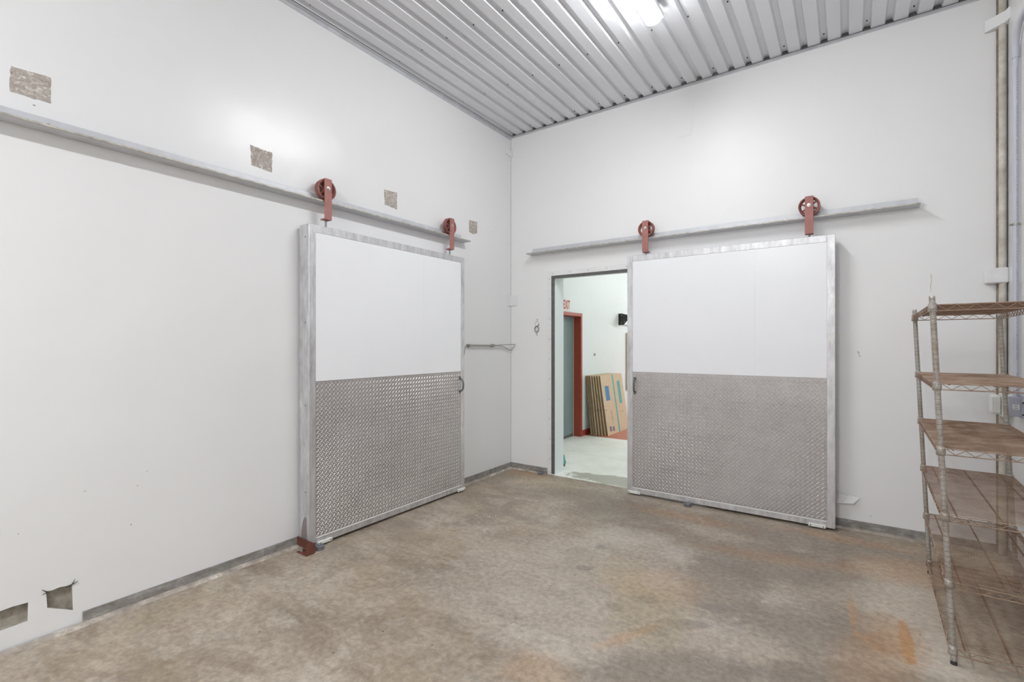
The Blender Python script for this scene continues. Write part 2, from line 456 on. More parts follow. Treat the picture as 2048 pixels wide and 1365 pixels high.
# ================================================================== mesh helpers
class MB:
    """collects shapes, links them as one mesh object"""

    def __init__(self):
        self.v, self.f, self.s, self.mi = [], [], [], []
        self.cur = 0

    def add(self, vs, fs, smooth=False):
        o = len(self.v)
        self.v += [tuple(p) for p in vs]
        for f in fs:
            self.f.append(tuple(i + o for i in f))
            self.s.append(smooth)
            self.mi.append(self.cur)

    def box(self, x0, x1, y0, y1, z0, z1, mtx=None):
        vs = [Vector((x, y, z)) for z in (z0, z1) for y in (y0, y1) for x in (x0, x1)]
        if mtx is not None:
            vs = [mtx @ p for p in vs]
        self.add(vs, [(0, 2, 3, 1), (4, 5, 7, 6), (0, 1, 5, 4), (2, 6, 7, 3), (0, 4, 6, 2), (1, 3, 7, 5)])

    def cbox(self, x0, x1, y0, y1, z0, z1, c=0.003):
        """box with chamfered edges"""
        X, Y, Z = (x0, x1), (y0, y1), (z0, z1)
        vs, idx = [], {}
        for i in (0, 1):
            for j in (0, 1):
                for k in (0, 1):
                    sx, sy, sz = (c if i == 0 else -c), (c if j == 0 else -c), (c if k == 0 else -c)
                    idx[i, j, k, 'x'] = len(vs); vs.append((X[i], Y[j] + sy, Z[k] + sz))
                    idx[i, j, k, 'y'] = len(vs); vs.append((X[i] + sx, Y[j], Z[k] + sz))
                    idx[i, j, k, 'z'] = len(vs); vs.append((X[i] + sx, Y[j] + sy, Z[k]))
        cyc = [(0, 0), (1, 0), (1, 1), (0, 1)]
        fs = []
        for a in (0, 1):
            fs.append([idx[a, p, q, 'x'] for p, q in (cyc if a else cyc[::-1])])
            fs.append([idx[p, a, q, 'y'] for p, q in (cyc[::-1] if a else cyc)])
            fs.append([idx[p, q, a, 'z'] for p, q in (cyc if a else cyc[::-1])])
        for i in (0, 1):
            for j in (0, 1):
                fs.append([idx[i, j, 0, 'x'], idx[i, j, 0, 'y'], idx[i, j, 1, 'y'], idx[i, j, 1, 'x']])
                fs.append([idx[i, 0, j, 'x'], idx[i, 0, j, 'z'], idx[i, 1, j, 'z'], idx[i, 1, j, 'x']])
                fs.append([idx[0, i, j, 'y'], idx[0, i, j, 'z'], idx[1, i, j, 'z'], idx[1, i, j, 'y']])
                for k in (0, 1):
                    fs.append([idx[i, j, k, 'x'], idx[i, j, k, 'y'], idx[i, j, k, 'z']])
        self.add(vs, fs)

    def tube(self, pts, r, n=8, cap=True, closed=False):
        pts = [Vector(p) for p in pts]
        m = len(pts)
        rs = r if isinstance(r, (list, tuple)) else [r] * m
        vs = []
        prev = None
        for i, p in enumerate(pts):
            if closed:
                d = (pts[(i + 1) % m] - pts[i - 1]).normalized()
            elif i == 0:
                d = (pts[1] - p).normalized()
            elif i == m - 1:
                d = (p - pts[i - 1]).normalized()
            else:
                d = ((pts[i + 1] - p).normalized() + (p - pts[i - 1]).normalized()).normalized()
            if prev is None:
                a = d.orthogonal().normalized()
            else:
                a = (prev - d * prev.dot(d)).normalized()
            prev = a
            b = d.cross(a)
            for k in range(n):
                t = 2 * PI * k / n
                vs.append(p + (a * math.cos(t) + b * math.sin(t)) * rs[i])
        fs = []
        for i in range(m if closed else m - 1):
            for k in range(n):
                k2 = (k + 1) % n
                j = (i + 1) % m
                fs.append((i * n + k, i * n + k2, j * n + k2, j * n + k))
        self.add(vs, fs, True)
        if cap and not closed:
            self.add(vs[:n], [tuple(range(n))[::-1]])
            self.add(vs[-n:], [tuple(range(n))])

    def cyl(self, a, b, r, n=20):
        self.tube([a, b], r, n)

    def lathe(self, prof, n=28, mtx=None, closed=False):
        """prof: list of (radius, z) turned about local Z"""
        vs = []
        for (r, z) in prof:
            for k in range(n):
                t = 2 * PI * k / n
                vs.append(Vector((r * math.cos(t), r * math.sin(t), z)))
        if mtx is not None:
            vs = [mtx @ p for p in vs]
        fs = []
        m = len(prof)
        for i in range(m if closed else m - 1):
            j = (i + 1) % m
            for k in range(n):
                k2 = (k + 1) % n
                fs.append((i * n + k, i * n + k2, j * n + k2, j * n + k))
        self.add(vs, fs, False)
        if not closed:
            self.add(vs[:n], [tuple(range(n))[::-1]])
            self.add(vs[-n:], [tuple(range(n))])

    def prism(self, poly, mtx, depth):
        """flat outline poly [(a,b)] in the XY plane of mtx, thickened along its Z"""
        n = len(poly)
        vs = [mtx @ Vector((a, b, 0)) for a, b in poly] + [mtx @ Vector((a, b, depth)) for a, b in poly]
        fs = [tuple(range(n))[::-1], tuple(range(n, 2 * n))]
        for k in range(n):
            k2 = (k + 1) % n
            fs.append((k, k2, n + k2, n + k))
        self.add(vs, fs)

    def build(self, name, mat, parent=None, loc=None):
        me = bpy.data.meshes.new(name)
        me.from_pydata(self.v, [], self.f)
        mats = mat if isinstance(mat, (list, tuple)) else [mat]
        for m_ in mats:
            me.materials.append(m_)
        me.polygons.foreach_set('use_smooth', self.s)
        me.polygons.foreach_set('material_index', self.mi)
        me.validate()
        me.update()
        o = bpy.data.objects.new(name, me)
        col.objects.link(o)
        if parent is not None:
            o.parent = parent
        if loc is not None:
            o.location = loc
        return o


def thing(name, label, cat, loc=(0, 0, 0), rz=0.0, group=None, rot=None):
    o = bpy.data.objects.new(name, None)
    o.empty_display_size = 0.1
    col.objects.link(o)
    o.location = loc
    o.rotation_euler = rot if rot else (0, 0, rz)
    o['label'] = label
    o['category'] = cat
    if group:
        o['group'] = group
    return o


def tag(o, label, cat, group=None):
    o['label'] = label
    o['category'] = cat
    if group:
        o['group'] = group
    return o


def struct(o, label=None):
    o['kind'] = 'structure'
    if label:
        o['label'] = label
    return o


def copy_child(src, parent, loc=None):
    c = src.copy()
    col.objects.link(c)
    c.parent = parent
    if loc is not None:
        c.location = loc
    return c


def wall_with_holes(name, mat, outer, holes, to3d, parent=None):
    """flat wall in 2-D outline with holes; to3d maps (a,b)->point"""
    loops = [[Vector((a, b, 0)) for a, b in outer]] + [[Vector((a, b, 0)) for a, b in h] for h in holes]
    tris = tessellate_polygon(loops)
    pts = [p for lp in loops for p in lp]
    mb = MB()
    mb.add([to3d(p.x, p.y) for p in pts], [tuple(t) for t in tris])
    return mb.build(name, mat, parent)


def rough_poly(pts, amp, step=0.02, seed=0):
    rnd = random.Random(seed)
    out = []
    n = len(pts)
    for i in range(n):
        a, b = Vector(pts[i]), Vector(pts[(i + 1) % n])
        k = max(1, int((b - a).length / step))
        for j in range(k):
            p = a.lerp(b, j / k)
            out.append((p.x + rnd.uniform(-amp, amp), p.y + rnd.uniform(-amp, amp)))
    return out


def text_mesh(name, s, size, mat, parent, loc, rot, extrude=0.0005, spacing=1.0, xscale=1.0, bold=0.0):
    cu = bpy.data.curves.new(name, 'FONT')
    cu.body = s
    cu.size = size
    cu.extrude = extrude
    cu.offset = bold
    cu.align_x = 'CENTER'
    cu.align_y = 'CENTER'
    cu.space_character = spacing
    tmp = bpy.data.objects.new(name + '_tmp', cu)
    col.objects.link(tmp)
    bpy.context.view_layer.update()
    me = bpy.data.meshes.new_from_object(tmp.evaluated_get(bpy.context.evaluated_depsgraph_get()))
    bpy.data.objects.remove(tmp)
    me.name = name
    me.materials.clear()
    me.materials.append(mat)
    o = bpy.data.objects.new(name, me)
    col.objects.link(o)
    o.parent = parent
    o.location = loc
    o.rotation_euler = rot
    o.scale = (xscale, 1, 1)
    return o


# ================================================================== ROOM SHELL
# floor
mb = MB(); mb.box(0, RWX, FRONT, 0, -0.1, 0)
struct(mb.build('floor', M['floor']), 'stained brown concrete floor')

# left wall with two broken notches near its foot
notchA = [(-4.72, 0.118), (-4.495, 0.125), (-4.493, 0.222), (-4.55, 0.226), (-4.60, 0.222), (-4.72, 0.226)]
notchB = [(-4.418, 0.16), (-4.312, 0.10), (-4.314, 0.17), (-4.316, 0.248), (-4.34, 0.247), (-4.37, 0.252), (-4.40, 0.247), (-4.423, 0.251)]
wl = wall_with_holes('wall_left', M['wall'], [(FRONT, 0), (0, 0), (0, CEIL), (FRONT, CEIL)], [notchA, notchB],
                     lambda a, b: (0, a, b))
struct(wl)
mb = MB()
for nt in (notchA, notchB):
    n = len(nt)
    vs = [(0, a, b) for a, b in nt] + [(-0.035, a, b) for a, b in nt]
    mb.add(vs, [tuple(range(n, 2 * n))] + [(k, (k + 1) % n, n + (k + 1) % n, n + k) for k in range(n)])
M['notch'] = simple('broken_concrete', (0.36, 0.33, 0.28, 1), 0.85, 0, 0.25, 25, 0.5, 60)
mb.build('broken_notch', M['notch'], wl)
mb = MB()
for (y, z, dy, dz) in ((-4.42, 0.25, -0.022, 0.022), (-4.42, 0.246, -0.02, -0.005), (-4.317, 0.247, 0.012, 0.028), (-4.317, 0.247, 0.026, 0.012), (-4.317, 0.244, -0.03, -0.002)):
    mb.tube([(0.004, y, z), (0.007, y + dy * 0.6, z + dz * 0.5), (0.010, y + dy, z + dz)], [0.0025, 0.002, 0.001], 5)
mb.build('frayed_strand', M['black'], wl)
# outer skin behind the wall (thickness)
mb = MB(); mb.box(-0.2, -0.05, FRONT, 0, 0, CEIL)
struct(mb.build('wall_left_backing', M['wall']))

# back wall with the doorway
DX0, DX1, DZ = 0.642, 2.40, 2.43
bw = wall_with_holes('wall_back', M['wall_soft'], [(0, 0), (DX0, 0), (DX0, DZ), (DX1, DZ), (DX1, 0), (RWX, 0), (RWX, CEIL), (0, CEIL)], [],
                     lambda a, b: (a, 0, b))
struct(bw)
# reveal of the doorway and the far skin
mb = MB()
mb.box(-0.2, DX0, 0.004, WT, 0, CEIL)
mb.box(DX1, RWX + 0.6, 0.004, WT, 0, CEIL)
mb.box(DX0, DX1, 0.004, WT, DZ, CEIL)
struct(mb.build('wall_back_core', M['next_wall']))
mb = MB(); mb.box(RWX, RWX + 0.1, FRONT, 0, 0, CEIL)
struct(mb.build('wall_right', M['wall']))
mb = MB(); mb.box(-0.2, RWX + 0.1, FRONT - 0.1, FRONT, 0, CEIL)
struct(mb.build('wall_front', M['wall']))

# corrugated ceiling: wide flats with narrow raised grooves running along the room
mb = MB()
P, G0 = 0.1522, 0.067
prof = [(-0.02, CEIL)]
k = 0
x = G0
while x < RWX + 0.1:
    prof += [(x - 0.031, CEIL), (x - 0.018, CEIL + 0.028), (x + 0.018, CEIL + 0.028), (x + 0.031, CEIL)]
    x += P
prof.append((RWX + 0.12, CEIL))
vs = []
for (a, z) in prof:
    vs += [(a, FRONT, z), (a, 0.0, z)]
mb.add(vs, [(2 * i, 2 * i + 1, 2 * i + 3, 2 * i + 2) for i in range(len(prof) - 1)])
mb.box(-0.1, RWX + 0.12, FRONT, 0.05, CEIL + 0.03, CEIL + 0.12)
ceil = mb.build('ceiling', M['ceiling'])
struct(ceil, 'grey corrugated metal ceiling')
# screws in every second groove
mb = MB()
mb.lathe([(0.0070, 0.0), (0.0070, -0.002), (0.0045, -0.003), (0.0045, -0.008)], 10)
scr0 = None
nscr = 0
for row in (-0.11, -1.02, -1.955, -2.89):
    for i in range(0, 15):
        if nscr >= 58:
            break
        xx = G0 + 2 * P * i
        if row < -1.9 and i > 9:
            continue
        if scr0 is None:
            scr0 = mb.build('screw', M['hole'], ceil, (xx, row, CEIL + 0.028))
        else:
            copy_child(scr0, ceil, (xx, row, CEIL + 0.028))
        nscr += 1

# trim where ceiling meets the walls
mb = MB()
mb.box(0, 0.034, FRONT, 0, CEIL - 0.016, CEIL - 0.010); mb.box(0, 0.006, FRONT, 0, CEIL - 0.045, CEIL - 0.010)
struct(mb.build('trim_1', M['track']))
mb = MB()
mb.box(0, RWX, -0.020, 0, CEIL - 0.013, CEIL - 0.008); mb.box(0, RWX, -0.005, 0, CEIL - 0.026, CEIL - 0.008)
struct(mb.build('trim_2', M['track']))
mb = MB(); mb.box(RWX - 0.03, RWX, FRONT, 0, CEIL - 0.03, CEIL - 0.010)
struct(mb.build('trim_3', M['track']))
# dark strip giving the shade of the gap between the sheet and the trims
mb = MB()
mb.box(0.001, 0.030, FRONT, -0.002, CEIL - 0.010, CEIL + 0.02)
mb.box(0.03, RWX - 0.001, -0.016, -0.001, CEIL - 0.008, CEIL + 0.026)
struct(mb.build('trim_4', M['gasket']))

# baseboards (grey curb) and the rough ledge at the floor
mb = MB()
mb.box(0, 0.009, FRONT, -4.62, 0, 0.073)
mb.box(0, 0.009, -4.27, 0, 0, 0.073)
struct(mb.build('baseboard_left', M['base']))
mb = MB()
mb.box(0.0, 0.550, -0.009, 0, 0, 0.073)
mb.box(DX1 + 0.06, RWX, -0.009, 0, 0, 0.073)
struct(mb.build('baseboard_back', M['base']))
mb = MB(); mb.box(RWX - 0.009, RWX, FRONT, 0, 0, 0.073)
struct(mb.build('baseboard_right', M['base']))


def ledge(name, a, b, inward, width=0.035, h=0.016):
    a, b, inward = Vector(a), Vector(b), Vector(inward)
    n = int((b - a).length / 0.06)
    vs, fs = [], []
    rnd = random.Random(hash(name) % 99 + 3)
    for i in range(n + 1):
        p = a.lerp(b, i / n)
        w = width * rnd.uniform(0.85, 1.15)
        vs += [p + inward * 0.001 + Vector((0, 0, h)), p + inward * (w * 0.6) + Vector((0, 0, h * rnd.uniform(0.7, 1.0))), p + inward * w]
    for i in range(n):
        o = 3 * i
        fs += [(o, o + 1, o + 4, o + 3), (o + 1, o + 2, o + 5, o + 4)]
    mbb = MB(); mbb.add(vs, fs)
    return struct(mbb.build(name, M['ledge']))


ledge('trim_5', (0.009, FRONT, 0), (0.009, -0.01, 0), (1, 0, 0))
ledge('trim_6', (0.01, -0.009, 0), (0.545, -0.009, 0), (0, -1, 0), 0.028, 0.010)
ledge('trim_7', (DX1 + 0.07, -0.009, 0), (RWX - 0.01, -0.009, 0), (0, -1, 0), 0.05, 0.014)
ledge('trim_8', (RWX - 0.009, FRONT, 0), (RWX - 0.009, -0.06, 0), (-1, 0, 0), 0.04, 0.014)

# thin grey strip in the left corner, shade of the corner gap as colour
mb = MB(); mb.box(0.0, 0.004, -0.004, 0.0, 0.073, CEIL - 0.05)
struct(mb.build('trim_9', M['dull_grey']))

# doorway casing: white strips with screws, dark gasket inside
mb = MB()
mb.cbox(0.550, 0.607, -0.008, 0, 0.035, 2.492, 0.0015)
mb.cbox(0.607, 2.46, -0.008, 0, 2.437, 2.492, 0.0015)
mb.cbox(2.40, 2.46, -0.008, 0, 0.035, 2.437, 0.0015)
casing = struct(mb.build('trim_10', M['trim_white']))
mb = MB()
mb.box(0.607, DX0 + 0.001, -0.004, 0.02, 0.012, 2.405)
mb.box(0.607, 2.40, -0.004, 0.02, 2.405, 2.437)
struct(mb.build('trim_11', M['gasket']))
mb = MB(); mb.lathe([(0.0045, 0), (0.0045, 0.002), (0.003, 0.003)], 8, Matrix.Rotation(PI / 2, 4, 'X'))
s0 = None
for (x, z) in [(0.585, 2.40 - 0.245 * i) for i in range(10)] + [(0.63 + 0.235 * i, 2.465) for i in range(8)]:
    if s0 is None:
        s0 = mb.build('screw', M['hole'], casing, (x, -0.008, z))
    else:
        copy_child(s0, casing, (x, -0.008, z))

# ------------------------------------------------------------------ wall marks
# foil-like bare patches where brackets were torn off the left wall
patches = [
    [(-4.559, 3.054), (-4.405, 3.064), (-4.405, 2.919), (-4.563, 2.922)],
    [(-3.326, 3.06), (-3.165, 3.054), (-3.165, 2.906), (-3.322, 2.915)],
    [(-2.087, 3.061), (-1.928, 3.07), (-1.928, 2.91), (-2.081, 2.917)],
    [(-0.844, 3.037), (-0.698, 3.045), (-0.698, 2.905), (-0.763, 2.885), (-0.844, 2.899)]]
for i, pp in enumerate(patches):
    pl = rough_poly(pp, 0.003, 0.02, i)
    mb = MB()
    mb.prism(pl, Matrix(((0, 0, 1, 0.0), (1, 0, 0, 0), (0, 1, 0, 0), (0, 0, 0, 1))), 0.0015)
    mb.build('bare_patch', M['foil'], wl)

# painted-over repair plates high on the back wall
mb = MB()
mb.cbox(1.945, 2.29, -0.0014, 0, 3.80, 4.10, 0.0007)
mb.cbox(2.125, 2.27, -0.0034, -0.001, 3.76, 3.98, 0.0015)
mb.build('repair_plate', M['wall_soft'], bw)
M['stain_yel'] = simple('yellowish_drip', (0.70, 0.62, 0.42, 1), 0.5)
M['stain_brn'] = simple('brownish_scrape', (0.55, 0.47, 0.38, 1), 0.6)
mb = MB()
mb.tube([(4.138, -0.0012, 2.165), (4.143, -0.0012, 2.12), (4.135, -0.0012, 2.07), (4.139, -0.0012, 2.02)], [0.003, 0.0016, 0.0022, 0.001], 5)
mb.build('yellow_drip', M['stain_yel'], bw)
mb = MB()
for pts in ([(3.655, 1.545), (3.672, 1.53), (3.669, 1.515), (3.66, 1.52)], [(3.66, 1.51), (3.676, 1.505), (3.684, 1.492), (3.672, 1.496)],
            [(3.745, 0.135), (3.757, 0.132), (3.753, 0.127), (3.744, 0.13)]):
    mb.prism(pts, Matrix(((1, 0, 0, 0), (0, 0, -1, 0), (0, 1, 0, 0), (0, 0, 0, 1))), 0.001)
mb.build('scrape', M['stain_brn'], bw)
mb = MB()
for (y, z, w, h) in ((-4.259, 0.758, 0.005, 0.0015), (-4.01, 0.729, 0.003, 0.002), (-4.043, 0.50, 0.003, 0.003), (-3.961, 0.808, 0.0015, 0.003),
                     (-4.53, 0.60, 0.0015, 0.003), (-0.42, 2.98, 0.003, 0.003), (-4.47, 2.885, 0.005, 0.003)):
    mb.box(0, 0.001, y - w, y + w, z - h, z + h)
mb.build('nick', M['nick'], wl)

# peeled triangular flap of wall skin beside the right sliding door
mb = MB()
vs = [(3.47, -0.002, 0.335), (3.53, -0.018, 0.303), (3.60, -0.024, 0.292), (3.675, -0.034, 0.285), (3.628, -0.040, 0.225), (3.55, -0.036, 0.214), (3.49, -0.030, 0.207), (3.45, -0.004, 0.215)]
vs2 = [(x, y + 0.004, z - 0.001) for x, y, z in vs]
n = len(vs)
mb.add(vs + vs2, [tuple(range(n)), tuple(range(n, 2 * n))[::-1]] + [(k, n + k, n + (k + 1) % n, (k + 1) % n) for k in range(n)])
mb.box(3.50, 3.60, -0.022, -0.001, 0.235, 0.275)
tag(mb.build('wall_flap', M['wall']), 'pale pointed flap sticking off the back wall, low beside the right sliding door', 'wall flap')


# ================================================================== SLIDING DOORS
DW, DH, DT = 1.852, 2.52, 0.125


def tread_plate(w, z0, z1):
    mb = MB()
    mb.box(0.0, w, -0.002, 0.0, z0, z1)
    mb.cur = 1
    p = 0.0366
    ca = math.cos(PI / 4)
    L, Hh, R, t = 0.0160, 0.0034, 0.0100, 0.0026
    nx, nz = int(w / p) + 1, int((z1 - z0) / p) + 1
    ox, oz = 0.016, z0 + 0.016
    base = [(-L, 0, 0), (-R, -Hh, 0), (R, -Hh, 0), (L, 0, 0), (R, Hh, 0), (-R, Hh, 0), (-R, 0, t), (R, 0, t)]
    fs = [(0, 1, 6), (0, 6, 5), (1, 2, 7, 6), (6, 7, 4, 5), (2, 3, 7), (7, 3, 4)]
    for i in range(nx):
        for j in range(nz):
            for s in (1, -1):
                cx = ox + (i + (0 if s > 0 else 0.5)) * p
                cz = oz + (j + (0 if s > 0 else 0.5)) * p
                if cx > w - 0.013 or cz > z1 - 0.013:
                    continue
                vs = []
                for (a, b, h) in base:
                    vs.append((cx + ca * (a - s * b), -0.002 - h, cz + ca * (s * a + b)))
                mb.add(vs, fs)
    return mb


def hanger(root, xc, dz=0.0):
    """strap, grooved wheel and stud; strap face towards the room"""
    mb = MB()
    w = 0.032
    # strap side profile in (y, z): up the front, over the top, short return behind, foot at the bottom
    y0, t = 0.022, 0.010
    mb.cbox(xc - w, xc + w, y0, y0 + t, 2.590 + dz, 2.922 + dz, 0.0015)
    mb.cbox(xc - w, xc + w, y0 + t, 0.098, 2.912 + dz, 2.922 + dz, 0.0015)
    mb.cbox(xc - w, xc + w, 0.090, 0.100, 2.800 + dz, 2.922 + dz, 0.0015)
    mb.cbox(xc - w, xc + w, y0 + t, 0.088, 2.590 + dz, 2.600 + dz, 0.0015)
    # gusset on the foot
    mb.add([(xc - 0.004, y0 + t, 2.600 + dz), (xc - 0.004, y0 + t, 2.640 + dz), (xc - 0.004, 0.075, 2.600 + dz),
            (xc + 0.004, y0 + t, 2.600 + dz), (xc + 0.004, y0 + t, 2.640 + dz), (xc + 0.004, 0.075, 2.600 + dz)],
           [(0, 1, 2), (5, 4, 3), (0, 3, 4, 1), (1, 4, 5, 2), (2, 5, 3, 0)])
    h = mb.build('roller_hanger', M['red_paint'], root)
    # wheel
    R, zc = 0.084, 2.838 + dz
    mt = Matrix.Translation((xc, 0.040, zc)) @ Matrix.Rotation(-PI / 2, 4, 'X')
    mw = MB()
    mw.lathe([(R, 0.0), (R, 0.008), (R - 0.014, 0.018), (R - 0.014, 0.028), (R, 0.038), (R, 0.046), (R - 0.010, 0.046),
              (R - 0.022, 0.030), (R - 0.022, 0.016), (R - 0.008, 0.0)], 36, mt, closed=True)
    mw.lathe([(0.008, 0.0), (0.022, 0.0), (0.022, 0.046), (0.008, 0.046)], 20, mt, closed=True)
    for k in range(6):
        a = 2 * PI * k / 6 + 0.4
        m2 = mt @ Matrix.Rotation(a, 4, 'Z')
        mw.box(0.02, R - 0.016, -0.006, 0.006, 0.014, 0.032, m2)
    mw.build('wheel', M['red_wheel'], h)
    mbb = MB()
    mbb.cyl((xc, 0.020, zc + 0.005), (xc, 0.095, zc + 0.005), 0.0075, 12)
    mbb.lathe([(0.016, 0), (0.016, 0.003), (0.010, 0.0035), (0.010, 0.010), (0.007, 0.011)], 14, Matrix.Translation((xc, 0.022, zc + 0.005)) @ Matrix.Rotation(PI / 2, 4, 'X'))
    mbb.build('axle_bolt', M['bolt'], h)
    ms = MB()
    ms.cyl((xc, 0.060, 2.52), (xc, 0.060, 2.604 + dz), 0.0085, 12)
    ms.lathe([(0.012, 0), (0.012, 0.008)], 6, Matrix.Translation((xc, 0.060, 2.520)))
    ms.lathe([(0.012, 0), (0.012, 0.008)], 6, Matrix.Translation((xc, 0.060, 2.6005 + dz)))
    ms.build('stud', M['wire'], h)
    return h


def sliding_door(loc, rz, label, hang_x, seam_x, handle_x, skids, side_open, name='sliding_door', drop=0.0):
    root = thing(name, label, 'door', loc, rz)
    fw = 0.060          # visible width of the aluminium edging
    # insulated core
    mb = MB()
    mb.box(0.004, DW - 0.004, 0.004, DT - 0.004, 0.004, DH - 0.004)
    mb.build('core', M['panel_white'], root)
    # aluminium edging: face strips and edge faces
    mf = MB()
    mf.cbox(0, fw, -0.004, DT, 0, DH, 0.002)
    mf.cbox(DW - fw, DW, -0.004, DT, 0, DH, 0.002)
    mf.cbox(fw, DW - fw, -0.004, DT, DH - fw, DH, 0.002)
    mf.cbox(fw, DW - fw, -0.004, DT, 0, fw * 0.95, 0.002)
    fr = mf.build('frame', M['alu'], root)
    ml = MB()
    ml.cbox(fw, DW - fw, -0.0075, -0.003, fw * 0.80, fw * 0.98, 0.001)
    ml.build('bottom_bead', M['trim_white'], fr)
    mh = MB()
    for s in ((side_open,)):
        xx = 0.0 if s < 0 else DW
        for z in (0.42, 1.1, 1.75, 2.42):
            mh.lathe([(0.006, 0), (0.004, 0.002)], 8, Matrix.Translation((xx, 0.045, z)) @ Matrix.Rotation(s * PI / 2, 4, 'Y'))
    mh.build('rivet', M['hole'], fr)
    # white skin in two sheets
    zt = 1.287
    ms = MB()
    ms.box(fw - 0.002, seam_x - 0.0004, -0.0015, 0.005, zt, DH - fw + 0.002)
    ms.build('white_panel', M['panel_white'], root)
    ms = MB()
    ms.box(seam_x + 0.0004, DW - fw + 0.002, -0.0015, 0.005, zt, DH - fw + 0.002)
    ms.build('white_panel', M['panel_white'], root)
    # tread plate on the lower half
    mp = tread_plate(DW - 2 * fw, fw, zt)
    o = mp.build('tread_plate', (M['plate'], M['plate_bar']), root, (fw, -0.0015, 0))
    for xc in hang_x:
        hanger(root, xc, drop)
    # pull handle
    hx, s = handle_x
    mg = MB()
    z0, z1 = 1.075, 1.205
    pts = []
    for k in range(13):
        a = PI * k / 12
        pts.append((hx + s * 0.004 * math.sin(a), -0.004 - 0.048 * math.sin(a) ** 0.6, (z0 + z1) / 2 - (z1 - z0) / 2 * math.cos(a)))
    mg.tube(pts, 0.0092, 12)
    for z in (z0, z1):
        dz = -0.018 if z == z0 else 0.018
        mg.cbox(hx - 0.014, hx + 0.014, -0.010, -0.003, min(z, z + dz) - 0.008, max(z, z + dz) + 0.008, 0.002)
    mg.build('handle', M['dark_steel'], root)
    # white plastic skid pads
    for (x0, x1) in skids:
        mk = MB()
        mk.cbox(x0, x1, -0.020, -0.003, -0.008, 0.019, 0.004)
        sk = mk.build('skid_pad', M['plastic_white'], root)
        for xx in (x0 + 0.018, x1 - 0.018):
            mk = MB()
            mk.lathe([(0.005, 0), (0.005, 0.001)], 8, Matrix.Translation((xx, -0.020, 0.006)) @ Matrix.Rotation(PI / 2, 4, 'X'))
            mk.build('screw', M['hole'], sk)
    return root


LDX = 0.1487
doorL = sliding_door((LDX, -2.956, 0.022), PI / 2,
                     'large white and tread-plate sliding door on the left wall, edge-on side panel visible',
                     (0.190, 1.685), 1.235, (1.775, 1), ((0.07, 0.20), (DW - 0.115, DW + 0.002)), -1)
doorR = sliding_door((1.648, -0.176, 0.022), 0.0,
                     'large white and tread-plate sliding door half covering the doorway in the back wall',
                     (0.185, 1.660), 1.234, (0.085, 1), ((0.012, 0.145), (1.655, 1.785)), 1, drop=-0.038)
mb = MB()
# scraps of clear tape left on the right door edging
mb.prism([(1.800, 1.695), (1.842, 1.70), (1.848, 1.66), (1.835, 1.60), (1.826, 1.585), (1.818, 1.62), (1.802, 1.64)],
         Matrix(((1, 0, 0, 0), (0, 0, -1, -0.0045), (0, 1, 0, -0.022), (0, 0, 0, 1))), 0.0012)
mb.build('tape_scrap', M['plastic_white'], doorR)
# reddish worn arch on the near edge of the left door
mb = MB()
arch = [(0.028, 0.045)] + [(0.028 + 0.075 * (k / 8), 0.045 + 0.20 * math.sqrt(max(0, 1 - (1 - k / 8) ** 2) if False else math.sin(PI / 2 * (1 - k / 8)))) for k in range(9)]
mb.prism([(0.024, 0.05), (0.100, 0.05), (0.098, 0.10), (0.090, 0.15), (0.076, 0.19), (0.055, 0.22), (0.038, 0.23), (0.027, 0.21), (0.024, 0.15)],
         Matrix(((0, 0, -1, 0.0), (1, 0, 0, 0), (0, 1, 0, 0), (0, 0, 0, 1))), 0.0008)
M['worn'] = simple('worn_reddish_smear', (0.30, 0.25, 0.24, 1), 0.5, 0.4, 0.12, 20)
mb.build('worn_smear', M['worn'], doorL)


# ------------------------------------------------------------------ tracks
def track(loc, rz, length, label, bolts, stand=0.03, zb=0.0, over0=0.0, over1=0.0):
    """local x along the wall, local y = 0 at the wall, negative y out into the room, z=0 at the flange underside"""
    root = thing('door_track', label, 'track', loc, rz)
    mb = MB()
    mb.cbox(0, length, -stand - 0.008, -stand + 0.004, 0.006, 0.068, 0.0015)
    mb.build('back_plate', M['track'], root)
    mb = MB()
    mb.cbox(-over0, length + over1, -stand - 0.070, -0.002, 0.0, 0.009, 0.0012)
    fl = mb.build('flange', M['track'], root)
    mb = MB()
    mb.cbox(-over0, length + over1, -stand - 0.074, -stand - 0.066, 0.003, 0.014, 0.001)
    mb.build('edge_lip', M['track_lip'], fl)
    mb = MB()
    mb.cbox(-over0 * 0.4, length + over1 * 0.4, -stand - 0.041, -stand - 0.029, 0.008, 0.021, 0.002)
    mb.build('running_bead', M['track_lip'], fl)
    mb = MB()
    mb.box(-0.02, 0.02, -stand + 0.003, 0.0, 0.012, 0.060)
    x = 0.25
    sp0 = mb.build('spacer', M['track'], root, (x, 0, 0))
    while x + 0.62 < length:
        x += 0.62
        copy_child(sp0, root, (x, 0, 0))
    b0 = None
    for x in bolts:
        if b0 is None:
            mbb = MB()
            mt = Matrix.Rotation(PI / 2, 4, 'X')
            mbb.lathe([(0.013, 0), (0.013, 0.002), (0.008, 0.0025), (0.008, 0.008), (0.005, 0.010)], 12, mt)
            b0 = mbb.build('bolt', M['bolt'], root, (x, -stand - 0.008, 0.030))
        else:
            copy_child(b0, root, (x, -stand - 0.008, 0.030))
    return root


# left track runs from behind the camera to y = -1.03
track((0.0, -7.0, 2.753), PI / 2, 5.97, 'long grey steel sliding-door track across the left wall', (0.8, 1.6, 2.58, 3.4, 4.30, 5.1, 5.8), 0.033, over1=0.09)
track((0.365, 0.0, 2.716), 0.0, 3.69, 'grey steel sliding-door track on the back wall above the doorway', (0.24, 0.95, 1.22, 2.0, 2.75, 3.25), 0.050, over0=0.05, over1=0.01)


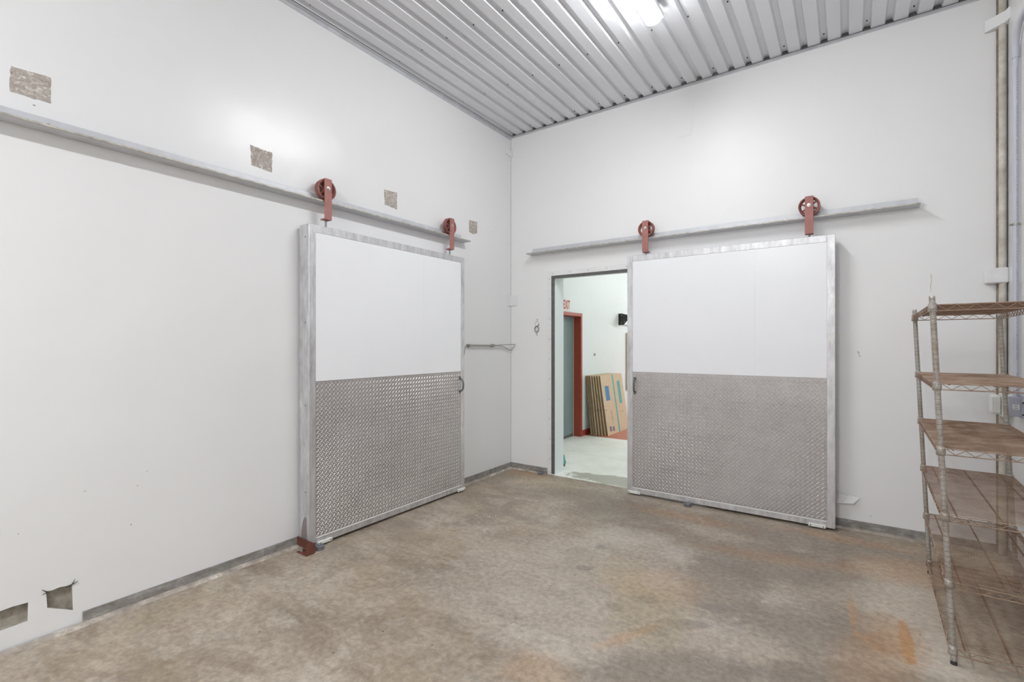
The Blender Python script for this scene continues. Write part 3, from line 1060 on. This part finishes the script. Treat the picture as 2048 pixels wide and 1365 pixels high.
# ------------------------------------------------------------------ floor guide rollers and bracket
def puck(loc, label, r=0.036, h=0.034):
    root = thing('floor_guide_roller', label, 'roller', loc, 0, 'floor guide rollers under the sliding doors')
    mb = MB()
    mb.lathe([(r * 0.9, 0.0), (r, 0.003), (r, h - 0.008), (r * 0.85, h), (r * 0.4, h), (r * 0.35, h - 0.004)], 28)
    mb.build('roller', M['puck'], root)
    mb = MB()
    mb.lathe([(0.010, h - 0.004), (0.010, h + 0.004), (0.006, h + 0.006)], 6)
    mb.build('bolt', M['bolt'], root)
    return root


puck((2.288, -0.222, 0.0), 'dark round floor roller in front of the right sliding door')
puck((0.486, -0.062, 0.0), 'small dark round floor roller beside the foot of the doorway casing', 0.032, 0.032)
puck((0.205, -2.900, 0.0), 'grey round floor roller behind the rusty floor bracket', 0.034, 0.036)

root = thing('floor_bracket', 'rusty red steel angle bracket bolted down at the near foot of the left sliding door', 'bracket', (0.17, -2.99, 0))
mb = MB()
mb.cbox(-0.06, 0.075, -0.045, 0.022, 0.0, 0.006, 0.001)
mb.build('base_plate', M['rust_red'], root)
mb = MB()
mb.cbox(-0.165, 0.035, 0.022, 0.029, 0.012, 0.075, 0.001)
mb.build('cross_plate', M['rust_red'], root)
mb = MB()
mb.prism([(-0.045, 0.006), (0.03, 0.006), (0.03, 0.080), (-0.02, 0.092), (-0.045, 0.088)], Matrix(((0, 0, 1, 0.068), (1, 0, 0, 0), (0, 1, 0, 0), (0, 0, 0, 1))), 0.007)
mb.build('upright_plate', M['rust_red'], root)
mb = MB()
mb.lathe([(0.014, 0), (0.014, 0.010), (0.008, 0.010), (0.008, 0.034)], 6, Matrix.Translation((-0.03, -0.020, 0.006)))
mb.build('anchor_bolt', M['bolt'], root)
mb = MB()
mb.lathe([(0.014, 0), (0.014, 0.010), (0.008, 0.010), (0.008, 0.034)], 6, Matrix.Translation((0.02, 0.022, 0.050)) @ Matrix.Rotation(PI / 2, 4, 'X'))
mb.build('cross_bolt', M['bolt'], root)

# ------------------------------------------------------------------ small things on the walls near the corner
root = thing('swing_arm', 'thin steel rod arm with a wire triangle on the left wall near the corner', 'arm', (0, 0, 0))
mb = MB()
mb.tube([(0.03, -0.90, 1.588), (0.03, -0.38, 1.583)], 0.011, 12)
mb.build('sleeve', M['steel_tube'], root)
mb = MB()
mb.tube([(0.03, -0.925, 1.594), (0.03, -0.90, 1.588)], 0.006, 8)
mb.build('rod_end', M['steel_tube'], root)
mb = MB()
mb.tube([(0.03, -0.38, 1.583), (0.032, -0.24, 1.578), (0.026, -0.06, 1.527), (0.024, -0.043, 1.523), (0.032, -0.036, 1.530),
         (0.080, -0.030, 1.590), (0.085, -0.030, 1.597), (0.078, -0.040, 1.598), (0.035, -0.2, 1.594), (0.03, -0.38, 1.588)], 0.0048, 8)
mb.build('wire_triangle', M['steel_tube'], root)
for y in (-0.87, -0.42):
    mb = MB()
    mb.cbox(0.0, 0.042, y - 0.012, y + 0.012, 1.565, 1.602, 0.002)
    mb.build('wall_clip', M['steel_tube'], root)
mb = MB()
mb.tube([(0.026, -0.945, 1.570), (0.024, -0.948, 1.53), (0.022, -0.950, 1.49), (0.018, -0.957, 1.462)], 0.0028, 6)
mb.cyl((0.0, -0.962, 1.437), (0.018, -0.962, 1.437), 0.008, 10)
mb.tube([(0.03, -0.925, 1.594), (0.026, -0.945, 1.570)], 0.003, 6)
mb.tube([(0.018, -0.957, 1.462), (0.014, -0.962, 1.440)], 0.0028, 6)
mb.build('dangling_wire', M['wire'], root)

root = thing('wall_ring', 'small dark metal ring hanging from a hook on the back wall left of the doorway', 'ring', (0.400, 0, 1.80))
mb = MB()
mb.tube([(0.034 * math.cos(a) * 0.8, -0.004, 0.055 + 0.034 * math.sin(a)) for a in [2 * PI * k / 20 for k in range(20)]], 0.003, 6, closed=True)
mb.lathe([(0.012, 0), (0.012, 0.003)], 10, Matrix.Translation((0.004, 0, 0.108)) @ Matrix.Rotation(PI / 2, 4, 'X'))
mb.build('backing_ring', M['dull_grey'], root)
mb = MB()
mb.tube([(0.030 * math.cos(a) * 0.95, -0.010, -0.010 + 0.036 * math.sin(a)) for a in [2 * PI * k / 24 for k in range(24)]], 0.0055, 8, closed=True)
mb.tube([(0.002, -0.010, 0.022), (0.018, -0.012, 0.036), (0.030, -0.006, 0.050)], 0.005, 8)
mb.build('ring', M['wire'], root)
mb = MB()
mb.tube([(-0.006, -0.006, -0.048), (0.000, -0.007, -0.066), (0.004, -0.006, -0.088)], 0.0035, 6)
mb.build('hook', M['wire'], root)


def corner_cover(loc, label, w1, w2, h, skew=0.0, sgn=1):
    """bent plate bridging a wall corner; arms along one wall (w1, y) and along the back wall (w2, x)"""
    mb = MB()
    s = sgn
    t = 0.012
    pts = [(0, -w1), (s * t, -w1), (s * t, -t * 1.3), (s * t * 1.3, -t), (s * w2, -t), (s * w2, 0), (0, 0)]
    n = len(pts)
    vs = [(x, y, 0 + skew * y) for x, y in pts] + [(x, y, h + skew * y) for x, y in pts]
    f = [tuple(range(n))[::-1], tuple(range(n, 2 * n))] + [(k, (k + 1) % n, n + (k + 1) % n, n + k) for k in range(n)]
    mb.add(vs, f)
    o = mb.build('corner_cover', M['wall'], None, loc)
    return tag(o, label, 'corner cover', 'white painted covers over the wall corners')


corner_cover((0.001, -0.001, 4.02), 'white painted cover at the top of the left room corner', 0.13, 0.035, 0.085, -0.15)
corner_cover((0.001, -0.001, 2.098), 'white painted cover halfway up the left room corner', 0.07, 0.105, 0.13, 0.0)

# ------------------------------------------------------------------ right corner: pipe, covers, boxes, conduit
root = thing('corner_pipe', 'pale stained vertical pipe in the right room corner', 'pipe', (RWX - 0.030, -0.030, 0.0))
mb = MB()
pts = [(0, 0, 0.02 + (CEIL - 0.05) * k / 40) for k in range(41)]
mb.tube(pts, 0.022, 16)
M['pipe'] = simple('stained_painted_pipe', (0.66, 0.64, 0.58, 1), 0.5, 0, 0.15, 6, 0.4, 40, (0.36, 0.31, 0.24, 1))
mb.build('pipe', M['pipe'], root)
mb = MB()
rnd = random.Random(5)
zs = 0.08
while zs < CEIL - 0.08:
    mb.box(-0.030, -0.018, 0.012, 0.028, zs, zs + 0.1)
    zs += 0.1
mb.build('dirty_caulk', simple('brown_caulk', (0.30, 0.25, 0.19, 1), 0.7, 0, 0.4, 14), root)

mb = MB()
mb.cbox(-0.130, -0.0, -0.062, -0.006, 0, 0.115, 0.008)
o = mb.build('cover', M['trim_white'], root, (0.030, 0.030, 2.062))
o['label'] = 'white box cover just above the wire rack'
mb = MB()
vs = [(-0.125, -0.02, -0.008), (-0.02, -0.062, 0.014), (0.0, -0.085, 0.028), (0, -0.006, 0.0), (-0.125, -0.006, -0.008)]
vs2 = [(x, y, z + 0.085) for x, y, z in vs]
mb.add(vs + vs2, [(4, 3, 2, 1, 0), (5, 6, 7, 8, 9)] + [(k, (k + 1) % 5, 5 + (k + 1) % 5, 5 + k) for k in range(5)])
o = mb.build('cover', M['wall_soft'], root, (0.030, 0.030, 4.0))
o['label'] = 'pale cover strip close to the ceiling'

# weatherproof outlet cover (side on, mounted on the right wall)
root = thing('outlet_cover', 'whitish bubble outlet cover on the right wall behind the wire rack', 'outlet cover', (RWX, -0.14, 1.155))
mb = MB()
mb.cbox(-0.055, 0, -0.045, 0.045, -0.075, 0.075, 0.004)
mb.build('back_box', M['plastic_white'], root)
mb = MB()
mb.cbox(-0.062, -0.055, -0.055, 0.055, -0.085, 0.085, 0.002)
mb.build('flange', M['plastic_white'], root)
mb = MB()
mb.cbox(-0.118, -0.062, -0.048, 0.048, -0.070, 0.072, 0.014)
for k in range(4):
    mb.box(-0.112 + k * 0.012, -0.109 + k * 0.012, -0.050, -0.047, -0.055, 0.058)
mb.build('bubble_lid', M['plastic_white'], root)

root = thing('conduit_box', 'grey square electrical box under the conduit on the right wall', 'electrical box', (RWX, -0.40, 1.168))
mb = MB()
mb.cbox(-0.074, 0, -0.035, 0.035, -0.066, 0.066, 0.003)
bx = mb.build('box', M['grey_plastic'], root)
mb = MB()
mb.cbox(-0.012, 0.0, -0.045, 0.045, -0.075, 0.078, 0.002)
mb.build('lid_flange', M['grey_plastic'], root)
for z in (0.032, -0.05):
    mb = MB()
    mb.lathe([(0.006, 0), (0.006, 0.006)], 8, Matrix.Translation((-0.008, -0.045, z)) @ Matrix.Rotation(PI / 2, 4, 'X'))
    mb.build('screw', M['hole'], root)
mb = MB()
fr = 0.0165
for (a0, a1, b0, b1) in ((-fr, fr, 0.012, 0.017), (-fr, fr, -0.017, -0.012), (-fr, -0.010, -0.012, 0.012), (0.010, fr, -0.012, 0.012), (-0.010, 0.010, -0.003, 0.003)):
    mb.box(-0.040 + a0, -0.040 + a1, -0.0365, -0.035, b0, b1)
mb.build('label', M['plastic_white'], root)

# conduit with a bend at the top
root = thing('conduit', 'grey plastic conduit running up the right wall and bending at the top', 'conduit', (RWX - 0.026, -0.36, 1.23))
mb = MB()
pts = [(0, 0, 0.0), (0, 0, 1.2), (0, 0, 2.42)]
for k in range(1, 13):
    a = PI / 2 * k / 12
    pts.append((0, -0.16 * (1 - math.cos(a)), 2.42 + 0.16 * math.sin(a)))
pts.append((0, -2.5, 2.58))
mb.tube(pts, 0.0165, 16)
cd = mb.build('pipe', M['conduit'], root)
mb = MB()
mb.cyl((0, 0, 2.37), (0, 0, 2.45), 0.0205, 16)
mb.build('coupling', M['conduit'], root)
mb = MB()
mb.cyl((0, 0, 1.20), (0, 0, 1.215), 0.0195, 16)
mb.cbox(-0.030, 0.024, -0.004, 0.004, 1.200, 1.215, 0.001)
mb.cyl((-0.034, 0, 1.2075), (-0.022, 0, 1.2075), 0.006, 8)
mb.build('strap', M['steel_tube'], root)
# thin white raceway beside the conduit
mb = MB()
mb.cbox(RWX - 0.006, RWX, -0.520, -0.500, 0.073, 3.60, 0.002)
struct(mb.build('trim_12', M['trim_white']))


# ================================================================== WIRE RACK
RX, RY, RYAW, RL, RW, LEAN = 4.023, -1.890, -0.030, 1.193, 0.428, -0.045
rack = thing('wire_rack', 'tall rusty six-shelf wire rack standing against the right wall', 'shelving rack', (RX, RY, 0), RYAW)
shz = [0.085, 0.412, 0.745, 1.075, 1.401, 1.800]


def lean(x, y, z):
    return (x + LEAN * z, y, z)


ZT = 1.842
for (px, py) in ((0, 0), (0, RL), (RW, RL), (RW, 0)):
    mb = MB()
    pts = [lean(px, py, 0.02 + (ZT - 0.02) * k / 10) for k in range(11)]
    mb.tube(pts, 0.0128, 16)
    post = mb.build('post', M['post'], rack)
    mb = MB()
    mb.tube([lean(px, py, ZT - 0.004), lean(px, py, ZT + 0.004)], [0.0132, 0.0118], 16)
    mb.build('post_cap', M['bolt'], post)
    mb = MB()
    mb.tube([(px, py, 0.0), (px, py, 0.006), (px, py, 0.022)], [0.014, 0.0145, 0.011], 16)
    mb.build('foot', M['hole'], post)

RS = RW - 0.004
for si, z in enumerate(shz):
    def P3(x, y, dz=0.0):
        return (x + LEAN * z, y, z + dz)
    mb = MB()
    e = 0.020   # rails start just inside the collars
    # top and bottom rails of the four edge trusses
    th = 0.030
    edges = [((-0.010, e), (-0.010, RL - e)), ((RW + 0.010, e), (RW + 0.010, RL - e)), ((e, -0.010), (RW - e, -0.010)), ((e, RL + 0.010), (RW - e, RL + 0.010))]
    for (a, b) in edges:
        mb.tube([P3(a[0], a[1]), P3(b[0], b[1])], 0.0030, 6)
        mb.tube([P3(a[0], a[1], -th), P3(b[0], b[1], -th)], 0.0030, 6)
        L = math.hypot(b[0] - a[0], b[1] - a[1])
        nz = max(2, int(round(L / 0.034)))
        zz = []
        for k in range(nz + 1):
            t = k / nz
            zz.append(P3(a[0] + (b[0] - a[0]) * t, a[1] + (b[1] - a[1]) * t, -0.002 if k % 2 == 0 else -th + 0.002))
        mb.tube(zz, 0.0022, 5)
    sh = mb.build('shelf', M['shelf_wire'], rack)
    if si == 0:
        sh['label'] = 'lowest wire shelf, close to the floor'
    # deck wires across the short direction
    mb = MB()
    n = int((RL - 0.02) / 0.0176)
    rnd = random.Random(si)
    for k in range(n + 1):
        y = 0.012 + (RL - 0.024) * k / n
        d1, d2 = rnd.uniform(-0.0008, 0.0008), rnd.uniform(-0.0008, 0.0008)
        mb.tube([P3(-0.012, y + d1, 0.002), P3(RW * 0.5, y, 0.0015), P3(RW + 0.012, y + d2, 0.002)], 0.0016, 5, cap=False)
    mb.build('wire_deck', M['shelf_wire'], sh)
    # ribs along the length
    ribs = (0.105, 0.49, 0.885)
    for fx in ribs:
        mb = MB()
        mb.tube([P3(RW * fx, -0.010, -0.0025), P3(RW * fx, RL + 0.010, -0.0025)], 0.0046, 6)
        mb.build('rib', M['shelf_rib'], sh)
    for (px, py) in ((0, 0), (0, RL), (RW, RL), (RW, 0)):
        mb = MB()
        mb.tube([P3(px, py, -0.036), P3(px, py, -0.034), P3(px, py, 0.006), P3(px, py, 0.008)], [0.0165, 0.0190, 0.0178, 0.015], 16)
        mb.build('collar', M['post'], sh)


# ================================================================== CEILING LIGHTS
def strip_light(loc, label, length=1.25, mat='lens', group=None, z=0.0):
    root = thing('strip_light', label, 'ceiling light', loc, 0, group)
    w = 0.064
    mb = MB()
    mb.cbox(-w - 0.006, w + 0.006, -length / 2 + 0.01, length / 2 - 0.01, -0.040, 0.0, 0.004)
    mb.build('housing', M['lamp_body'], root)
    if CEIL - 0.1 < loc[2] < CEIL - 0.01:
        for yy in (-0.45, 0.45):
            mc = MB(); mc.box(-0.03, 0.03, yy - 0.015, yy + 0.015, 0.0, CEIL - loc[2]); mc.build('mounting_clip', M['lamp_body'], root)
    # rounded trough lens
    vs, fs = [], []
    ny, nx = 24, 10
    for i in range(ny + 1):
        t = i / ny
        y = -length / 2 + length * t
        d = min(y + length / 2, length / 2 - y)
        rr = 0.045
        if d < rr:
            q = math.sqrt(max(0.0, 1 - ((rr - d) / rr) ** 2))
        else:
            q = 1.0
        for k in range(nx + 1):
            a = PI * k / nx
            vs.append((-w * (0.35 + 0.65 * q) * math.cos(a), y, -0.040 - 0.055 * (math.sin(a) ** 0.7) * (0.15 + 0.85 * q)))
    for i in range(ny):
        for k in range(nx):
            o = i * (nx + 1) + k
            fs.append((o, o + nx + 1, o + nx + 2, o + 1))
    mb = MB(); mb.add(vs, fs, True)
    mb.add([vs[k] for k in range(nx + 1)], [tuple(range(nx + 1))])
    mb.add([vs[ny * (nx + 1) + k] for k in range(nx + 1)], [tuple(range(nx + 1))[::-1]])
    mb.build('lens', M[mat], root)
    return root


strip_light((2.315, -1.895, CEIL - 0.045), 'lit white strip light on the ceiling, the one in view', group='strip lights along the ceiling')
strip_light((2.315, -7.20, CEIL), 'strip light added behind the viewpoint as unseen fill', mat='lens_fill', group='strip lights along the ceiling')  # unseen lamp, added to even out the light on the walls
strip_light((2.315, -10.60, CEIL), 'strip light added farthest from the doorway as unseen fill', mat='lens_fill', group='strip lights along the ceiling')  # second unseen fill lamp, added deeper in the room


# ================================================================== ROOM BEYOND THE DOORWAY
NX1 = 5.2
NYF = WT
mb = MB(); mb.box(NX0 - 0.4, NX1, 0.0, 2.57, -0.1, 0.0)
struct(mb.build('floor_next_room', M['next_floor']))
mb = MB(); mb.box(NX0 - 0.4, NX1, 2.57, NY1, -0.1, 0.0)
struct(mb.build('floor_next_room_red', M['red_floor']))
mb = MB(); mb.box(NX0 - 0.4, NX1, NYF, NY1, NH, NH + 0.1)
struct(mb.build('ceiling_next_room', M['next_wall']))
EY0, EY1, EZ = 1.40, 2.395, 2.08       # exit door opening
nw = wall_with_holes('wall_next_left', M['next_wall'], [(NYF, 0), (EY0, 0), (EY0, EZ), (EY1, EZ), (EY1, 0), (NY1, 0), (NY1, NH), (NYF, NH)], [],
                     lambda a, b: (NX0, a, b))
struct(nw)
mb = MB(); mb.box(NX0 - 0.4, NX0 - 0.3, NYF, NY1, 0, NH)
struct(mb.build('wall_next_outer', M['next_wall']))
mb = MB(); mb.box(NX0 - 0.4, NX1, NY1, NY1 + 0.1, 0, NH)
struct(mb.build('wall_next_back', M['next_wall']))
mb = MB(); mb.box(NX1, NX1 + 0.1, NYF, NY1, 0, NH)
struct(mb.build('wall_next_right', M['next_wall']))
mb = MB()
mb.box(NX0, NX0 + 0.012, EY1 + 0.06, NY1, 0, 0.10)
struct(mb.build('baseboard_next_left', M['red_frame']))
# exit door: frame with reveal, recessed leaf
d1 = thing('door_1', 'grey-green exit door in a red frame beyond the doorway', 'door', (NX0, (EY0 + EY1) / 2, 0))
d1['kind'] = 'structure'
if 'category' in d1:
    del d1['category']
hy = (EY1 - EY0) / 2
mb = MB()
mb.cbox(0.0, 0.018, hy, hy + 0.055, 0, EZ + 0.055, 0.002)
mb.cbox(0.0, 0.018, -hy - 0.055, -hy, 0, EZ + 0.055, 0.002)
mb.cbox(0.0, 0.018, -hy, hy, EZ, EZ + 0.055, 0.002)
mb.box(-0.13, 0.0, hy - 0.004, hy + 0.03, 0, EZ)
mb.box(-0.13, 0.0, -hy - 0.03, -hy + 0.004, 0, EZ)
mb.box(-0.13, 0.0, -hy, hy, EZ - 0.004, EZ + 0.03)
mb.build('door_frame', M['red_frame'], d1)
mb = MB()
mb.box(-0.130, -0.115, hy - 0.025, hy - 0.004, 0, EZ - 0.01)
mb.build('weather_strip', M['beige'], d1)
mb = MB()
mb.cbox(-0.17, -0.13, -hy, hy, 0.045, EZ, 0.002)
mb.build('door_leaf', M['door_green'], d1)
mb = MB()
mb.box(-0.172, -0.126, -hy, hy, 0.0, 0.045)
mb.build('door_sweep', M['gasket'], d1)

# exit sign above it
sg = thing('exit_sign', 'white sign with red letters reading EXIT above the red-framed door', 'sign', (NX0, 1.895, 2.245))
mb = MB(); mb.cbox(0.0, 0.008, -0.135, 0.135, -0.090, 0.090, 0.001)
mb.build('board', M['sign_white'], sg)
text_mesh('lettering', 'EXIT', 0.200, M['sign_red'], sg, (0.0085, 0.0, 0.0), (PI / 2, 0, PI / 2), 0.001, 1.1, 0.50, 0.006)

# flattened cardboard boxes leaning on the wall
NB = 7
BH, BL = 1.07, 0.98
for k in range(NB):
    t = k / (NB - 1)
    xb = -0.085 + 0.245 * t      # foot of the front face
    xt = -0.180 + 0.185 * t      # top of the front face
    y0 = 2.585 + (0.0, 0.004, 0.010, 0.040, 0.072, 0.105, 0.140)[k]
    ang = math.atan2(xb - xt, 1.05)
    lab = ['flattened cardboard box at the back of the stack, against the wall',
           'flattened cardboard box second from the wall in the leaning stack',
           'flattened cardboard box third from the wall in the leaning stack',
           'flattened cardboard box in the middle of the leaning stack',
           'flattened cardboard box third from the front of the leaning stack',
           'flattened cardboard box second from the front of the leaning stack',
           'printed flattened cardboard box at the front of the stack, with teal stripe and blue label'][k]
    bx = thing('flattened_box', lab, 'cardboard box', (xb, y0, 0.0), 0, 'flattened boxes leaning beyond the doorway', rot=(0, -ang, 0))
    th = 0.020
    mb = MB()
    # lower flap panel and upper panel with a cut slot between them at the near edge
    hh = 1.055
    out = [(0, 0.0), (BL, 0.0), (BL, hh), (0.0, hh), (0.0, 0.452), (0.10, 0.452), (0.10, 0.442), (0, 0.442)]
    mt = Matrix(((0, 0, 1, -th), (1, 0, 0, 0), (0, 1, 0, 0), (0, 0, 0, 1)))
    mb.prism(out, mt, th)
    body = mb.build('sheet', M['card'], bx)
    mb = MB()
    mb.box(-th + 0.002, -0.002, -0.0012, 0.001, 0.001, hh - 0.001)
    mb.build('cut_edge', M['card_edge'], bx)
    if k == NB - 1:
        mb = MB(); mb.box(0, 0.0008, 0.50, 0.555, 0.0, hh); mb.build('teal_stripe', M['teal_print'], bx)
        mb = MB(); mb.box(0, 0.0008, 0.13, 0.30, 0.60, 0.86); mb.build('blue_label', M['blue_print'], bx)
        mb = MB(); mb.box(0, 0.0008, 0.70, 0.83, 0.50, 0.92); mb.build('teal_label', M['teal_print'], bx)
        for q in ((0.115, 0.200, 0.06, 0.145), (0.245, 0.325, 0.05, 0.130), (0.655, 0.83, 0.345, 0.352)):
            mb = MB()
            mb.box(0, 0.0008, *q)
            mb.build('printed_mark', M['ink'], bx)
        text_mesh('size_print', 'LARGE', 0.070, M['ink'], bx, (0.001, 0.290, 0.30), (PI / 2, -PI / 2, PI / 2), 0.0003, 1.1)
    if k == NB - 3:
        mb = MB(); mb.box(0, 0.0008, 0.004, 0.020, 0.64, 0.74); mb.build('blue_mark', M['blue_print'], bx)

# black shelf bracket with a rod
root = thing('wall_bracket', 'black triangular metal bracket high on the wall beyond the doorway', 'bracket', (NX0, 4.12, 2.0))
mb = MB()
mb.prism([(0, -0.01), (0, 0.21), (0.05, 0.225), (0.26, 0.17), (0.10, -0.01)], Matrix(((1, 0, 0, 0), (0, 0, 1, 0), (0, 1, 0, 0), (0, 0, 0, 1))), 0.008)
mb.box(0, 0.006, -0.02, 0.05, -0.01, 0.225)
mb.build('plate', M['black'], root)
for (a, b) in ((0.20, 0.145), (0.12, 0.055), (0.05, 0.03), (0.06, 0.19)):
    mb = MB()
    mb.lathe([(0.007, 0), (0.007, 0.002)], 10, Matrix.Translation((a, 0, b)) @ Matrix.Rotation(PI / 2, 4, 'X'))
    mb.build('bolt_head', M['sign_white'], root)
mb = MB(); mb.tube([(0.03, 0.0, -0.004), (0.03, 1.1, -0.004)], 0.006, 8)
mb.build('rod', M['black'], root)
mb = MB(); mb.cbox(NX0, NX0 + 0.03, 4.49, 5.4, 0.65, 1.84, 0.003)
tag(mb.build('wall_panel', M['beige']), 'beige upright panel on the wall beyond the doorway, just showing past the door', 'wall panel')
mb = MB(); mb.cbox(NX0, NX0 + 0.015, 2.955, 2.99, 1.39, 1.435, 0.002)
tag(mb.build('wall_hook', M['steel_tube']), 'tiny dark hook on the wall above the leaning cardboard boxes', 'hook')

# teal hand brush by the back edge of the doorway
root = thing('hand_brush', 'small teal brush standing behind the foot of the doorway jamb', 'brush', (0.532, 0.455, 0))
mb = MB()
mb.tube([(0, 0, 0.040), (0, 0, 0.055), (0, 0, 0.10), (0, 0, 0.15)], [0.030, 0.028, 0.014, 0.005], 14)
mb.build('handle', M['teal'], root)
mb = MB()
mb.tube([(0, 0, 0.0), (0, 0, 0.042)], [0.012, 0.018], 12)
mb.build('bristles', M['gasket'], root)

strip_light((2.0, 7.2, 3.55), 'lit strip light in the room beyond the doorway', 1.2, 'lens_next', 'strip lights in the room beyond')
strip_light((2.6, 3.0, NH), 'lit strip light on the ceiling of the room beyond, nearest the doorway', 1.25, 'lens_near', 'strip lights in the room beyond')
mb = MB()
mb.tube([(2.0, 6.8, 3.55), (2.0, 6.8, NH)], 0.006, 8); mb.tube([(2.0, 7.6, 3.55), (2.0, 7.6, NH)], 0.006, 8)
struct(mb.build('trim_13', M['bolt']))

# ------------------------------------------------------------------ scraps on the floor
rnd = random.Random(3)
spots = [(0.905, -1.47), (0.90, -1.50), (0.897, -1.53), (0.89, -1.57), (0.86, -1.575), (0.83, -1.60), (0.80, -1.585), (0.905, -1.44), (0.74, -1.62)]
for i, (x, y) in enumerate(spots):
    mb = MB()
    r = rnd.uniform(0.003, 0.006)
    n = 6
    ring = [(r * math.cos(2 * PI * k / n) * rnd.uniform(0.6, 1.3), r * math.sin(2 * PI * k / n) * rnd.uniform(0.6, 1.3), 0.0) for k in range(n)]
    top = [(a * 0.6, b * 0.6, r * 0.6) for a, b, c in ring]
    mb.add(ring + top, [tuple(range(n))[::-1], tuple(range(n, 2 * n))] + [(k, (k + 1) % n, n + (k + 1) % n, n + k) for k in range(n)])
    tag(mb.build('foam_crumb', M['plastic_white'], None, (x, y, 0.0)), 'tiny white foam crumb in the scatter on the floor before the left sliding door', 'crumb', 'white foam crumbs scattered on the floor')
